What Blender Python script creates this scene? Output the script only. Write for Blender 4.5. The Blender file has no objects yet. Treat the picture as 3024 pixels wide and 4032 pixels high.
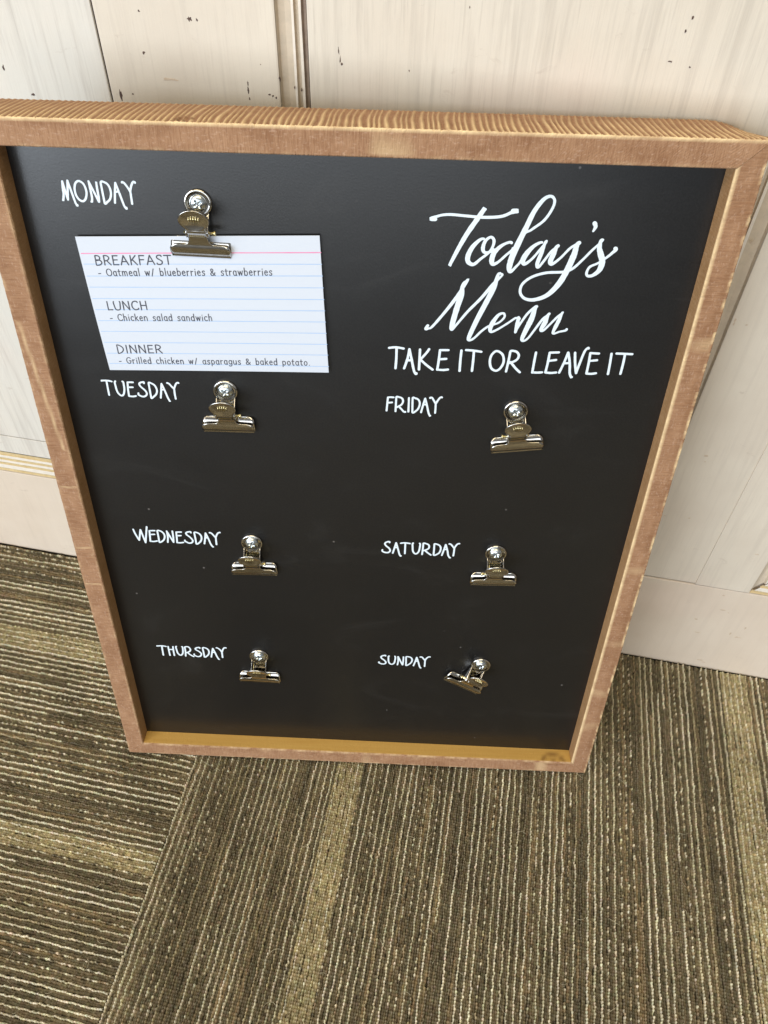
import bpy, bmesh, math, random, json
import numpy as np
from mathutils import Vector, Matrix, noise

S = bpy.context.scene
COL = S.collection
rnd = random.Random(7)

# ------------------------------------------------------------------ camera
cam = bpy.data.cameras.new('camera'); cam_o = bpy.data.objects.new('camera', cam); COL.objects.link(cam_o)
cam.sensor_width = 36; cam.sensor_fit = 'AUTO'; cam.lens = 27.563
cam.shift_x = 0.0068; cam.shift_y = -0.0571
cam.clip_start = 0.01; cam.clip_end = 60
CAM = Vector((0.21303, -0.41788, 0.64485))
Rr = ((0.98066245, 0.19521687, 0.01383969), (0.14863031, -0.69689802, -0.70159973), (-0.12731924, 0.69008951, -0.71243686))
Mx = Matrix(((Rr[0][0], -Rr[1][0], -Rr[2][0]), (Rr[0][1], -Rr[1][1], -Rr[2][1]), (Rr[0][2], -Rr[1][2], -Rr[2][2])))
cam_o.matrix_world = Matrix.Translation(CAM) @ Mx.to_4x4()
S.camera = cam_o
S.render.resolution_x = 768; S.render.resolution_y = 1024
S.view_settings.view_transform = 'Standard'; S.view_settings.look = 'None'
S.view_settings.exposure = -0.01; S.view_settings.gamma = 1

# ------------------------------------------------------------------ light
world = bpy.data.worlds.new('World'); S.world = world; world.use_nodes = True
bg = world.node_tree.nodes['Background']
bg.inputs[0].default_value = (0.93, 0.93, 0.93, 1); bg.inputs[1].default_value = 0.25

def area(name, loc, target, sx, sy, power, color):
    l = bpy.data.lights.new(name, 'AREA'); l.shape = 'RECTANGLE'; l.size = sx; l.size_y = sy
    l.energy = power; l.color = color
    o = bpy.data.objects.new(name, l); COL.objects.link(o); o.location = loc
    o.rotation_euler = (Vector(target) - Vector(loc)).to_track_quat('-Z', 'Y').to_euler()
    return o
area('shop_window_light', (-1.80, -3.0, 0.95), (0.1, 0, 0.35), 2.2, 1.7, 84, (0.80, 0.89, 1.0))
area('front_fill_light', (-0.3, -4.2, 1.05), (0.1, 0, 0.35), 4.2, 2.0, 90, (0.88, 0.94, 1.0))  # unseen fill, added to lift the board's sheen and soften the wall shadow
area('ceiling_light', (0.25, -1.05, 2.6), (0.15, -0.35, 0.0), 1.8, 1.0, 31, (1.0, 0.83, 0.52))
area('ceiling_light', (-1.6, -1.6, 2.5), (0.25, -0.1, 0.0), 0.8, 1.0, 17, (1.0, 0.86, 0.68))

# ------------------------------------------------------------------ helpers
def srgb(r, g, b):
    f = lambda c: ((c/255)/12.92 if c/255 <= .04045 else (((c/255)+.055)/1.055)**2.4)
    return (f(r), f(g), f(b), 1)

def link(name, mesh, mat=None, parent=None, kind=None, label=None, smooth=False):
    o = bpy.data.objects.new(name, mesh); COL.objects.link(o)
    if mat:
        for m in (mat if isinstance(mat, (list, tuple)) else [mat]): mesh.materials.append(m)
    if parent: o.parent = parent
    if kind: o['kind'] = kind
    if label: o['label'] = label
    if smooth:
        mesh.polygons.foreach_set('use_smooth', [True]*len(mesh.polygons))
    return o

def empty(name, mat=None, label=None, cat=None, group=None, kind=None):
    o = bpy.data.objects.new(name, None); COL.objects.link(o); o.empty_display_size = .02
    if mat is not None: o.matrix_world = mat
    if label: o['label'] = label
    if cat: o['category'] = cat
    if group: o['group'] = group
    if kind: o['kind'] = kind
    return o

def pyd(verts, faces, name='m'):
    me = bpy.data.meshes.new(name); me.from_pydata([tuple(v) for v in verts], [], faces); me.update(); return me

def fast_mesh(V, Q, name='m'):
    """V (n,3) float array, Q (m,4) int array"""
    me = bpy.data.meshes.new(name)
    me.vertices.add(len(V)); me.vertices.foreach_set('co', V.astype(np.float32).ravel())
    me.loops.add(Q.size); me.loops.foreach_set('vertex_index', Q.astype(np.int32).ravel())
    me.polygons.add(len(Q)); me.polygons.foreach_set('loop_start', np.arange(0, Q.size, 4, dtype=np.int32))
    me.polygons.foreach_set('use_smooth', np.ones(len(Q), bool))
    me.update(calc_edges=True)
    return me

def box_bm(bm, x0, x1, y0, y1, z0, z1, bevel=0):
    r = bmesh.ops.create_cube(bm, size=1)
    for v in r['verts']:
        v.co = Vector((x0 if v.co.x < 0 else x1, y0 if v.co.y < 0 else y1, z0 if v.co.z < 0 else z1))
    if bevel:
        es = list({e for v in r['verts'] for e in v.link_edges})
        bmesh.ops.bevel(bm, geom=es, offset=bevel, segments=2, affect='EDGES', profile=.6)

def bm_mesh(bm, name='m'):
    me = bpy.data.meshes.new(name); bm.to_mesh(me); bm.free(); return me

class NT:
    def __init__(self, name):
        self.m = bpy.data.materials.new(name); self.m.use_nodes = True
        self.t = self.m.node_tree; self.n = self.t.nodes; self.l = self.t.links
        self.b = self.n['Principled BSDF']
    def node(self, typ, **kw):
        n = self.n.new(typ)
        for k, v in kw.items():
            if k.startswith('i_'):
                key = k[2:]
                n.inputs[int(key) if key.isdigit() else key].default_value = v
            else: setattr(n, k, v)
        return n
    def link(self, a, b): self.l.new(a, b)
    def noise(self, vec, scale, detail=4, rough=.5, dist=0):
        n = self.node('ShaderNodeTexNoise'); n.inputs['Scale'].default_value = scale
        n.inputs['Detail'].default_value = detail; n.inputs['Roughness'].default_value = rough; n.inputs['Distortion'].default_value = dist
        if vec is not None: self.link(vec, n.inputs['Vector'])
        return n.outputs['Fac']
    def mapping(self, vec, scale=(1, 1, 1), loc=(0, 0, 0), rot=(0, 0, 0)):
        n = self.node('ShaderNodeMapping'); n.inputs['Scale'].default_value = scale; n.inputs['Location'].default_value = loc
        n.inputs['Rotation'].default_value = rot
        self.link(vec, n.inputs['Vector']); return n.outputs[0]
    def obj(self): return self.node('ShaderNodeTexCoord').outputs['Object']
    def geo(self): return self.node('ShaderNodeNewGeometry').outputs['Position']
    def ramp(self, fac, stops):
        n = self.node('ShaderNodeValToRGB'); e = n.color_ramp.elements
        while len(e) < len(stops): e.new(.5)
        for i, (p, c) in enumerate(stops):
            e[i].position = p; e[i].color = c if len(c) == 4 else (*c, 1)
        self.link(fac, n.inputs[0]); return n.outputs[0]
    def mix(self, fac, a, b, mode='MIX'):
        n = self.node('ShaderNodeMix'); n.data_type = 'RGBA'; n.blend_type = mode
        for s, v in ((n.inputs['Factor'], fac), (n.inputs[6], a), (n.inputs[7], b)):
            if hasattr(v, 'is_output'): self.link(v, s)
            else: s.default_value = v
        return n.outputs[2]
    def attr(self, name, out='Fac'):
        n = self.node('ShaderNodeAttribute'); n.attribute_name = name; return n.outputs[out]
    def bump(self, h, strength, dist, prev=None):
        n = self.node('ShaderNodeBump'); n.inputs['Strength'].default_value = strength; n.inputs['Distance'].default_value = dist
        self.link(h, n.inputs['Height'])
        if prev is not None: self.link(prev, n.inputs['Normal'])
        return n.outputs[0]
    def math(self, op, a, b=0.0, clamp=False):
        n = self.node('ShaderNodeMath', operation=op, use_clamp=clamp)
        for i, v in enumerate((a, b)):
            if hasattr(v, 'is_output'): self.link(v, n.inputs[i])
            else: n.inputs[i].default_value = v
        return n.outputs[0]
    def out(self, color=None, rough=None, normal=None, metal=None, spec=None):
        for key, v in (('Base Color', color), ('Roughness', rough), ('Metallic', metal), ('Specular IOR Level', spec)):
            if v is None: continue
            if hasattr(v, 'is_output'): self.link(v, self.b.inputs[key])
            else: self.b.inputs[key].default_value = v
        if normal is not None: self.link(normal, self.b.inputs['Normal'])
        return self.m

# ------------------------------------------------------------------ materials
def mat_paint(name, base, alt, streak, grain, warm=None):
    """aged chalk paint on wood: streaks along z, stains, chips"""
    t = NT(name); g = t.geo()
    st = t.noise(t.mapping(g, (60, 60, 3.0)), 3.0, 5, .6, .4)
    fine = t.noise(t.mapping(g, (260, 260, 9)), 2.2, 4, .6, .2)
    blot = t.noise(g, 9, 4, .6)
    c = t.mix(t.ramp(blot, [(.35, (0, 0, 0)), (.7, (1, 1, 1))]), base, alt)
    c = t.mix(t.math('MULTIPLY', t.ramp(st, [(.50, (0, 0, 0)), (.68, (1, 1, 1))]), grain), c, streak)
    c = t.mix(t.math('MULTIPLY', t.ramp(fine, [(.56, (0, 0, 0)), (.70, (1, 1, 1))]), grain*.8), c, streak)
    sm = t.noise(t.mapping(g, (14, 14, 30)), 3, 5, .7, .6)
    c = t.mix(t.math('MULTIPLY', t.ramp(sm, [(.64, (0, 0, 0)), (.76, (1, 1, 1))]), .45), c, srgb(172, 156, 140))
    ch = t.noise(t.mapping(g, (120, 120, 34), (3.1, 0, 1.7)), 1.6, 3, .55, .8)
    chm = t.ramp(ch, [(.80, (0, 0, 0)), (.815, (1, 1, 1))])
    c = t.mix(t.math('MULTIPLY', chm, .8), c, srgb(112, 92, 78))
    pk = t.noise(g, 5.5, 2, .5)
    c = t.mix(t.math('MULTIPLY', t.ramp(pk, [(.6, (0, 0, 0)), (.75, (1, 1, 1))]), .35), c, srgb(220, 190, 176))
    h = t.mix(.5, st, fine)
    n1 = t.bump(h, .35*grain + .08, .0012)
    n2 = t.bump(t.noise(g, 140, 5, .6), .25, .0006, n1)
    return t.out(c, .62, n2, spec=.35)
M = {}
M['stile'] = mat_paint('stile_paint', srgb(218, 209, 194), srgb(206, 195, 180), srgb(190, 180, 167), .3)
M['panelp'] = mat_paint('panel_paint', srgb(216, 208, 194), srgb(210, 199, 183), srgb(184, 175, 162), .45)
M['blank'] = mat_paint('bare_panel_paint', srgb(212, 209, 201), srgb(216, 209, 198), srgb(182, 175, 166), .42)
M['rail'] = mat_paint('rail_paint', srgb(218, 205, 189), srgb(207, 192, 175), srgb(194, 181, 166), .2)

def mat_groove(name, a, b):
    t = NT(name); g = t.geo()
    n = t.noise(t.mapping(g, (90, 90, 90)), 2, 5, .65)
    c = t.mix(t.ramp(n, [(.3, (0, 0, 0)), (.7, (1, 1, 1))]), a, b)
    return t.out(c, .7, t.bump(n, .4, .0008), spec=.3)
M['groove'] = mat_groove('moulding_groove_paint', srgb(204, 190, 170), srgb(190, 178, 160))  # moulding recesses, a little darker than the beads
M['ochre'] = mat_groove('worn_ochre_groove', srgb(206, 188, 148), srgb(190, 168, 126))
M['dark'] = mat_groove('dark_groove_wood', srgb(158, 142, 126), srgb(136, 120, 108))
M['chip'] = mat_groove('bare_wood_chip', srgb(98, 78, 68), srgb(76, 62, 58))
M['crack'] = mat_groove('dark_crack_shade', srgb(66, 54, 50), srgb(50, 42, 40))  # dark colour stands in for the shade inside open cracks
M['smudge'] = mat_groove('scuffed_paint', srgb(188, 168, 146), srgb(206, 190, 170))
M['bead'] = mat_groove('bead_paint', srgb(232, 224, 212), srgb(220, 212, 200))

def mat_wood():
    t = NT('stained_rough_sawn_wood')
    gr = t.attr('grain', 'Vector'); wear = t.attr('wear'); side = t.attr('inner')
    a = t.noise(t.mapping(gr, (1400, 130, 130)), 1, 4, .6, .3)      # saw marks across the length
    b = t.noise(t.mapping(gr, (60, 90, 90)), 1, 4, .6, .2)
    f = t.noise(t.mapping(gr, (420, 900, 900)), 1, 3, .6)
    c = t.mix(t.ramp(b, [(.3, (0, 0, 0)), (.7, (1, 1, 1))]), srgb(138, 100, 72), srgb(162, 124, 94))
    c = t.mix(t.math('MULTIPLY', t.ramp(a, [(.42, (0, 0, 0)), (.70, (1, 1, 1))]), .38), c, srgb(184, 148, 118))
    c = t.mix(t.math('MULTIPLY', t.ramp(a, [(.30, (1, 1, 1)), (.44, (0, 0, 0))]), .42), c, srgb(132, 94, 68))
    c = t.mix(t.math('MULTIPLY', t.ramp(f, [(.55, (0, 0, 0)), (.75, (1, 1, 1))]), .35), c, srgb(208, 178, 158))
    # smooth planed inside faces: honey pine, with overhead light painted in on the bottom one
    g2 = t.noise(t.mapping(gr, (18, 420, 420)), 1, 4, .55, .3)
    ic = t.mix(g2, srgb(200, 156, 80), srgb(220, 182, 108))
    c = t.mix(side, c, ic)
    c = t.mix(t.attr('knot'), c, srgb(112, 74, 42))
    c = t.mix(wear, c, srgb(234, 207, 162))
    n = t.bump(a, .5, .0006); n = t.bump(f, .35, .0004, n)
    return t.out(c, .72, n, spec=.25)
M['wood'] = mat_wood()

def mat_board():
    t = NT('black_chalkboard_paint'); o = t.obj()
    sp = t.noise(o, 900, 3, .6)
    c = t.mix(t.ramp(sp, [(.4, (0, 0, 0)), (.75, (1, 1, 1))]), (.0045, .0045, .005, 1), (.011, .011, .0115, 1))
    v = t.node('ShaderNodeTexVoronoi'); v.inputs['Scale'].default_value = 62; t.link(o, v.inputs['Vector'])
    dust = t.ramp(v.outputs['Distance'], [(.035, (1, 1, 1)), (.055, (0, 0, 0))])
    keep = t.ramp(t.noise(o, 31, 2), [(.55, (0, 0, 0)), (.6, (1, 1, 1))])
    c = t.mix(t.math('MULTIPLY', t.math('MULTIPLY', dust, keep), .3), c, (.35, .33, .32, 1))
    sm = t.noise(t.mapping(o, (6, 14, 6), rot=(0, 0, .5)), 2, 5, .7, .8)
    c = t.mix(t.math('MULTIPLY', t.ramp(sm, [(.58, (0, 0, 0)), (.8, (1, 1, 1))]), .028), c, (.3, .29, .28, 1))
    r = t.math('ADD', t.math('MULTIPLY', sm, .10), .275)
    return t.out(c, r, t.bump(sp, .10, .0003), spec=.62)
M['board'] = mat_board()

def simple(name, col, rough=.5, metal=0, spec=.5, nscale=None, nstr=.1):
    t = NT(name)
    nb = t.bump(t.noise(t.obj(), nscale, 3), nstr, .0003) if nscale else None
    return t.out(col, rough, nb, metal, spec)
M['ink'] = simple('white_print', (.74, .84, .93, 1), .5, 0, .3, 900, .2)
def mat_metal(name, a, b, r):
    t = NT(name); o = t.obj(); n = t.noise(o, 420, 4, .6)
    m = t.noise(t.mapping(o, (900, 60, 60)), 1, 3, .6)
    c = t.mix(n, a, b)
    return t.out(c, t.math('ADD', t.math('MULTIPLY', m, .12), r), t.bump(m, .06, .0002), 1.0)
M['nickel'] = mat_metal('nickel_plate', (.64, .62, .58, 1), (.54, .52, .48, 1), .08)
M['brassy'] = mat_metal('yellowish_plated_wire', (.84, .76, .46, 1), (.74, .64, .36, 1), .12)
M['zinc'] = mat_metal('zinc_screw', (.80, .86, .88, 1), (.62, .68, .70, 1), .2)
M['recess'] = simple('screw_recess', (.10, .11, .12, 1), .35, 1)
M['card'] = simple('index_card_paper', (.62, .67, .76, 1), .7, 0, .25, 300, .15)
M['pencil'] = simple('grey_ink', (.055, .06, .085, 1), .6)
M['blue'] = simple('blue_rule', (.38, .54, .80, 1), .6)
M['red'] = simple('red_rule', (.80, .22, .42, 1), .6)
def mat_pile():
    t = NT('loop_pile_yarn')
    c = t.attr('yarn', 'Color')
    n = t.noise(t.geo(), 900, 3, .7)
    c = t.mix(t.math('MULTIPLY', n, .35), c, t.mix(.5, c, (0.02, 0.016, .01, 1)))
    return t.out(c, .9, t.bump(n, .7, .0006), spec=.12)
M['pile'] = mat_pile()
M['backing'] = simple('carpet_backing', (.05, .045, .035, 1), .95, 0, .1, 200)
M['fibre'] = simple('yarn_fibre', (.50, .44, .30, 1), .9, 0, .1)
M['slab'] = simple('subfloor', (.07, .064, .052, 1), .9, 0, .2, 60)
# ------------------------------------------------------------------ panelled wall
WZ = 1.7
wall = empty('panelled_wall', None, 'old off-white painted wall of wooden door panels and mouldings behind the menu board', 'wall')
def slab(name, x0, x1, z0, z1, yf, yb, mat, bev=.0012, label=None, nx=2, nz=2):
    bm = bmesh.new(); box_bm(bm, x0, x1, yf, yb, z0, z1, bev)
    return link(name, bm_mesh(bm), M[mat], wall, label=label)
PZ0, PZ1 = .1425, 1.45
def stile(x0, x1, z0=.1185): slab('stile', x0, x1, z0, WZ, 0, .03, 'stile')
# bottom rail boards run under everything
slab('bottom_rail', -1.2, 1.4, -.002, .1172, .0, .03, 'rail')
# stiles
stile(-.0207, .0790); stile(.3485, .4022); slab('stile', .4018, .4440, .1185, WZ, -.0007, .03, 'stile', .0006)  # last piece set proud so its step draws a soft shadow edge
stile(-.5200, -.4200); stile(.7600, .8600); stile(1.2, 1.4)
stile(-1.2, -1.0)
# moulded frames round the panels
def mould_profile():
    # (across, depth behind face) , material per segment
    P = [(0, .0000), (.0008, .0022), (.0040, .0032), (.0074, .0030), (.0080, .0008), (.0094, .0008), (.0098, .0030), (.0116, .0030), (.0120, .0008), (.0134, .0010), (.0140, .0030), (.0156, .0030), (.0157, .0020)]
    return P
PH = [(0, 0), (.0008, .0012), (.0031, .0012), (.0038, 0), (.0083, 0), (.0088, .0010), (.0110, .0010), (.0116, 0), (.0146, 0), (.0151, .0010), (.0171, .0010), (.0177, 0), (.0208, 0), (.0213, .0013), (.0238, .0013), (.0244, .0010)]
def moulding(x0, z0, x1, z1, inward, horizontal=False, mitre=True):
    """profile starts on the frame side (x0,z0)-(x1,z1) and goes towards inward"""
    P = PH if horizontal else mould_profile(); n = 60; V = []; F = []; mi = []
    L = math.hypot(x1-x0, z1-z0); d = Vector(((x1-x0)/L, (z1-z0)/L)); iw = Vector(inward)
    w = .0157; sc = 1.0
    for i in range(n+1):
        for j, (s, dep) in enumerate(P):
            t = i/n
            jag = noise.noise(Vector((t*L*160, j*3.1, x0*50)))*.00035 if 0 < j < len(P)-1 else 0
            q0 = s*sc
            # mitred ends
            q1 = q0*((.0157/.0244) if horizontal else (.0244/.0157)) if mitre else 0
            along = q1 + t*(L-2*q1)
            p = Vector((x0, z0)) + d*along + iw*(q0+jag)
            V.append((p.x, dep, p.y))
    k = len(P)
    mats = [0, 0, 0, 0, 1, 0, 0, 0, 1, 2, 2, 2] if not horizontal else [0, 0, 0, 1, 0, 0, 0, 1, 0, 0, 0, 1, 0, 0, 0]
    for i in range(n):
        for j in range(k-1):
            a = i*k+j; F.append((a, a+1, a+k+1, a+k)); mi.append(mats[j])
    me = pyd(V, F)
    o = link('moulding', me, [M['ochre'] if horizontal else M['groove'], M['bead'], M['dark'] if not horizontal else M['ochre']], wall)
    for p, m in zip(me.polygons, mi): p.material_index = m
    # thickness so that it is no loose sheet
    return o
def panel_field(x0, x1, mat):
    zb = .1185; zt = 1.5
    moulding(x0, zb, x0, zt, (1, 0)); moulding(x1, zb, x1, zt, (-1, 0)); moulding(x0, zb, x1, zb, (0, 1), True); moulding(x0, zt, x1, zt, (0, -1), True)
    slab('moulding_bed', x0+.0004, x1-.0004, zb+.0004, zt-.0004, .0056, .0275, 'bead_' if False else 'rail', .0002)
    slab('top_rail', x0+.0002, x1-.0002, zt+.0004, WZ, .0004, .03, 'stile')
    return x0+.0158, x1-.0158, zb+.0244, zt-.0244
def field(x0, x1, mat):
    a, b, c, d = panel_field(x0, x1, mat)
    slab('panel', a, b, c, d, .0018, .028, mat, .0008)
field(.0792, .3483, 'panelp')
field(.4442, .7598, 'panelp')
field(-.9998, -.5202, 'blank')
field(.8602, 1.1998, 'panelp')
# left panel: planks with an open crack beside the stile, no upright moulding
moulding(-.4198, .1185, -.1440, .1185, (0, 1), True, False)
slab('corner_block', -.1438, -.0216, .1185, .1640, .0006, .028, 'rail')
slab('panel', -.4198, -.1442, .1430, .1640, .0012, .028, 'blank', .0006)
slab('panel', -.4198, -.0222, .1650, WZ, .0010, .028, 'blank', .0008)
slab('crack_shade_strip', -.0226, -.0203, .1190, WZ-.01, .0024, .0290, 'crack', .0001)  # dark strip added for the shade inside the crack
# backing board, coloured dark for the shade in the cracks
bm = bmesh.new(); box_bm(bm, -1.2, 1.4, .031, .06, -.002, WZ); link('backing_board', bm_mesh(bm), M['crack'], wall)
# flaked paint: bare wood showing at the chips seen in the photograph
def chip(x, z, w, h, y=-.00012, k=0):
    n = 16; V = []
    for ring, (sc, yy) in enumerate(((1, y+.0003), (.82, y))):
        for i in range(n):
            a = i/n*2*math.pi
            r = 1+.95*noise.noise(Vector((math.cos(a)*2.1+x*900, math.sin(a)*2.1+z*700, k)))
            V.append((x+math.cos(a)*w/2*r*sc, yy, z+math.sin(a)*h/2*r*sc))
    F = [tuple(n+i for i in range(n))] + [(i, (i+1) % n, n+(i+1) % n, n+i) for i in range(n)]
    return V, F
chips = [(-0.08455, 0.47818, 0.0012, 0.003), (-0.07069, 0.46466, 0.0022, 0.0016), (-0.01518, 0.46955, 0.002, 0.0055), (0.00508, 0.51417, 0.0014, 0.0014), (0.0367, 0.51209, 0.0012, 0.0018), (0.00353, 0.49347, 0.0018, 0.0016), (-0.00757, 0.47091, 0.001, 0.001), (0.06099, 0.48227, 0.0008, 0.0032), (0.06092, 0.47893, 0.0009, 0.004), (0.06116, 0.47451, 0.0007, 0.0018), (0.07284, 0.4777, 0.0016, 0.0009), (0.07464, 0.47705, 0.0012, 0.001), (0.07644, 0.47627, 0.0013, 0.001), (0.07923, 0.48643, 0.0011, 0.0024), (0.11129, 0.50228, 0.0006, 0.0035), (0.112, 0.49802, 0.0006, 0.003), (0.11291, 0.49598, 0.0012, 0.0012), (0.0871, 0.48253, 0.0006, 0.0014), (0.09098, 0.48155, 0.0007, 0.002), (0.17675, 0.52709, 0.0007, 0.0009), (0.14851, 0.49565, 0.0005, 0.001), (0.28019, 0.52978, 0.001, 0.0016), (0.27856, 0.52393, 0.0008, 0.0016), (0.27536, 0.51032, 0.002, 0.0008), (0.28511, 0.50845, 0.0011, 0.0007), (0.06913, 0.49281, 0.0005, 0.0005), (0.36751, 0.2602, 0.0022, 0.0016), (0.36853, 0.2546, 0.001, 0.0007), (0.35761, 0.19374, 0.0015, 0.0009), (0.37505, 0.19508, 0.0011, 0.0009), (0.3505, 0.37187, 0.0009, 0.0022), (0.35066, 0.36914, 0.0008, 0.002), (0.34274, 0.42234, 0.0008, 0.0016), (0.35787, 0.36934, 0.001, 0.0008), (0.42727, 0.10924, 0.0017, 0.001), (0.43246, 0.08964, 0.004, 0.001), (0.43797, 0.08717, 0.0012, 0.0007), (0.41633, 0.07102, 0.0023, 0.0013), (0.45743, 0.07, 0.0011, 0.0026), (0.45624, 0.05465, 0.004, 0.0012), (0.44872, 0.05828, 0.0012, 0.003), (0.4375, 0.01043, 0.0035, 0.0016), (0.44162, 0.00784, 0.003, 0.0012), (0.42323, 0.05192, 0.004, 0.0008), (0.4333, 0.16712, 0.0022, 0.0009), (-0.16058, 0.11534, 0.003, 0.0014), (0.0167, 0.4809, 0.009, 0.0016), (0.0327, 0.51216, 0.0025, 0.0025)]
for right in (False, True):
    V = []; F = []
    for (x, z, w, h) in chips:
        sm = x > .34 or w > .006
        if sm != right: continue
        yy = -.00012 if not (.095 < x < .333) else .0016
        if x < -.0222: yy = .0008
        if x > .4018 and z > .1185: yy = -.0008
        k = 1.35 if right and w < .006 else 1
        v, f = chip(x, z, w*k, h*k, yy, x*100); c = len(V); V += v; F += [tuple(c+i for i in q) for q in f]
    link('paint_chips' if not right else 'scuff_marks', pyd(V, F), M['smudge' if right else 'chip'], wall, kind='stuff', label='pale brown scuffs in the white paint' if right else 'small flakes of bare wood in the white paint')

# ------------------------------------------------------------------ floor
floor = link('floor', pyd([(-5, -6, -.012), (5, -6, -.012), (5, .1, -.012), (-5, .1, -.012)], [(0, 1, 2, 3)]), M['slab'], None, 'structure')
CY = [srgb(228, 218, 186), srgb(210, 200, 164), srgb(184, 168, 128), srgb(140, 123, 92), srgb(119, 108, 84), srgb(104, 96, 76), srgb(176, 163, 124), srgb(198, 185, 142)]
CY = np.array(CY)[:, :3]; CY = CY*.80 + CY.mean(1, keepdims=True)*.20; CY[:3] *= .90; CY[3:6] *= 1.22
def pile(L, rows_w, seed, bands, step=.0020, full=True):
    """rows of loops running along +x, stacked along +y. returns V,Q,C"""
    r = np.random.default_rng(seed)
    gauge = .00165; nr = int(rows_w/gauge); nl = int(L/step)
    Vs = []; Qs = []; Cs = []; base = 0
    for i in range(nr):
        y0 = (i+.5)*gauge
        band = any(a < y0 < b for a, b in bands)
        light = (i % 3 == 0)
        # colour runs along the row
        kinds = np.zeros(nl, int)
        if light:
            typ = r.choice(4, p=[.58, .13, .23, .06]); pos = 0
            while pos < nl:
                run = int(r.exponential(60))+8
                if typ == 0: k = r.choice([0, 1, 4], p=[.55, .40, .05])
                elif typ == 1: k = r.choice([1, 2, 5], p=[.4, .4, .2])
                elif typ == 2: k = -1                     # dashed
                else: k = r.choice([2, 3, 4])
                seg = slice(pos, pos+run)
                if k == -1:
                    m = len(kinds[seg]); kinds[seg] = np.where(r.random(m) < .42, r.choice([0, 1, 2], m), r.choice([4, 5, 3], m))
                else: kinds[seg] = k
                pos += run
        else:
            pos = 0
            while pos < nl:
                run = int(r.exponential(40))+6
                kinds[pos:pos+run] = r.choice([4, 5, 3], p=[.45, .45, .10]); pos += run
        if band:
            kinds = np.where(np.isin(kinds, [3, 4, 5]), np.where(r.random(nl) < .8, 6, 7), kinds)
            if i % 3 == 0: kinds = np.where(r.random(nl) < .35, 7, kinds)
        col = CY[kinds]*(1+(.14 if light else .17)*r.standard_normal((nl, 1))) * (1+.03*r.standard_normal((nl, 3)))
        xx = np.arange(nl)*step
        col = col*(1+.10*np.sin(xx*31+y0*47+seed)*np.sin(y0*23+xx*9)+.06*np.sin(xx*110+y0*70+2))[:, None]
        col = np.clip(col, .01, .95)
        sub = 3 if full else 1
        cn = 4 if light else 3
        if not full: cn = 3
        n = nl*sub+1
        x = np.arange(n)/(nl*sub)*L
        ph = (np.arange(n) % sub)/sub if full else np.zeros(n)
        li = np.minimum(np.arange(n)//sub, nl-1)
        hh = .0046 + .0006*r.standard_normal(nl)[li]*.6 + (.0007 if light else 0) + np.where(np.isin(kinds[li], [0, 1, 2]), .0005, 0)
        amp = .0014 if light else .0010
        prof = np.sin(np.pi*ph)
        h = hh - amp*(1-prof)
        wob = np.interp(x, np.linspace(0, L, max(4, nl//5)), r.standard_normal(max(4, nl//5))*.00026) + .00020*r.standard_normal(nl)[li]
        half = gauge*.60*((1+.34*(prof-.4) if light else 1+.2*prof)+.10*r.standard_normal(nl)[li]) * (.86 if light else 1.12)
        ang = np.linspace(-1, 1, cn)
        V = np.zeros((n, cn, 3)); V[:, :, 0] = x[:, None]
        V[:, :, 1] = (y0+wob)[:, None] + half[:, None]*ang[None, :]*(.9)
        z = {3: np.array([.45, 1, .45]), 4: np.array([.42, .98, .98, .42])}[cn]
        V[:, :, 2] = h[:, None]*z[None, :]
        idx = base+np.arange(n*cn).reshape(n, cn)
        Q = np.stack([idx[:-1, :-1], idx[1:, :-1], idx[1:, 1:], idx[:-1, 1:]], -1).reshape(-1, 4)
        C = np.repeat(col[li][:, None, :], cn, 1)
        shade = 1
        Vs.append(V.reshape(-1, 3)); Qs.append(Q); Cs.append((C*shade).reshape(-1, 3)); base += n*cn
    return np.concatenate(Vs), np.concatenate(Qs), np.concatenate(Cs)
def tile(x0, y0, sx, sy, along, seed, bands=(), full=True):
    bm = bmesh.new(); box_bm(bm, x0+.0004, x0+sx-.0004, y0+.0004, y0+sy-.0004, -.0115, -.0030)
    t = link('carpet_tile', bm_mesh(bm), M['backing'], floor)
    if along == 'x':
        V, Q, C = pile(sx-.0002, sy-.0002, seed, bands, .0020 if full else .004, full)
    else:
        V, Q, C = pile(sy-.0002, sx-.0002, seed, bands, .0020 if full else .004, full)
        V = V[:, [1, 0, 2]]; Q = Q[:, ::-1]
    V = V + np.array([x0+.0001, y0+.0001, -.0045])
    me = fast_mesh(V, Q)
    a = me.attributes.new('yarn', 'FLOAT_COLOR', 'POINT')
    a.data.foreach_set('color', np.concatenate([C, np.ones((len(C), 1))], 1).astype(np.float32).ravel())
    link('loop_pile', me, M['pile'], t, 'stuff')
SX = .0192
tile(SX, -.5, .5, .499, 'y', 3, [(.1165, .1385), (.4385, .462)])
# the left tile is dense where it is seen up close, its far end coarser
tile(SX-.5, -.5, .5, .499, 'x', 11, [(.234, .2505), (.392, .412)])
tile(SX+.5, -.5, .5, .499, 'x', 5, [(.2, .22)], False)
tile(SX-1.0, -.5, .5, .499, 'y', 6, [(.1, .12)], False)
for i in range(-1, 2):
    tile(SX+i*.5, -1.0, .5, .5, 'x' if i % 2 == 0 else 'y', 20+i, [(.3, .32)], False)

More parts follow.
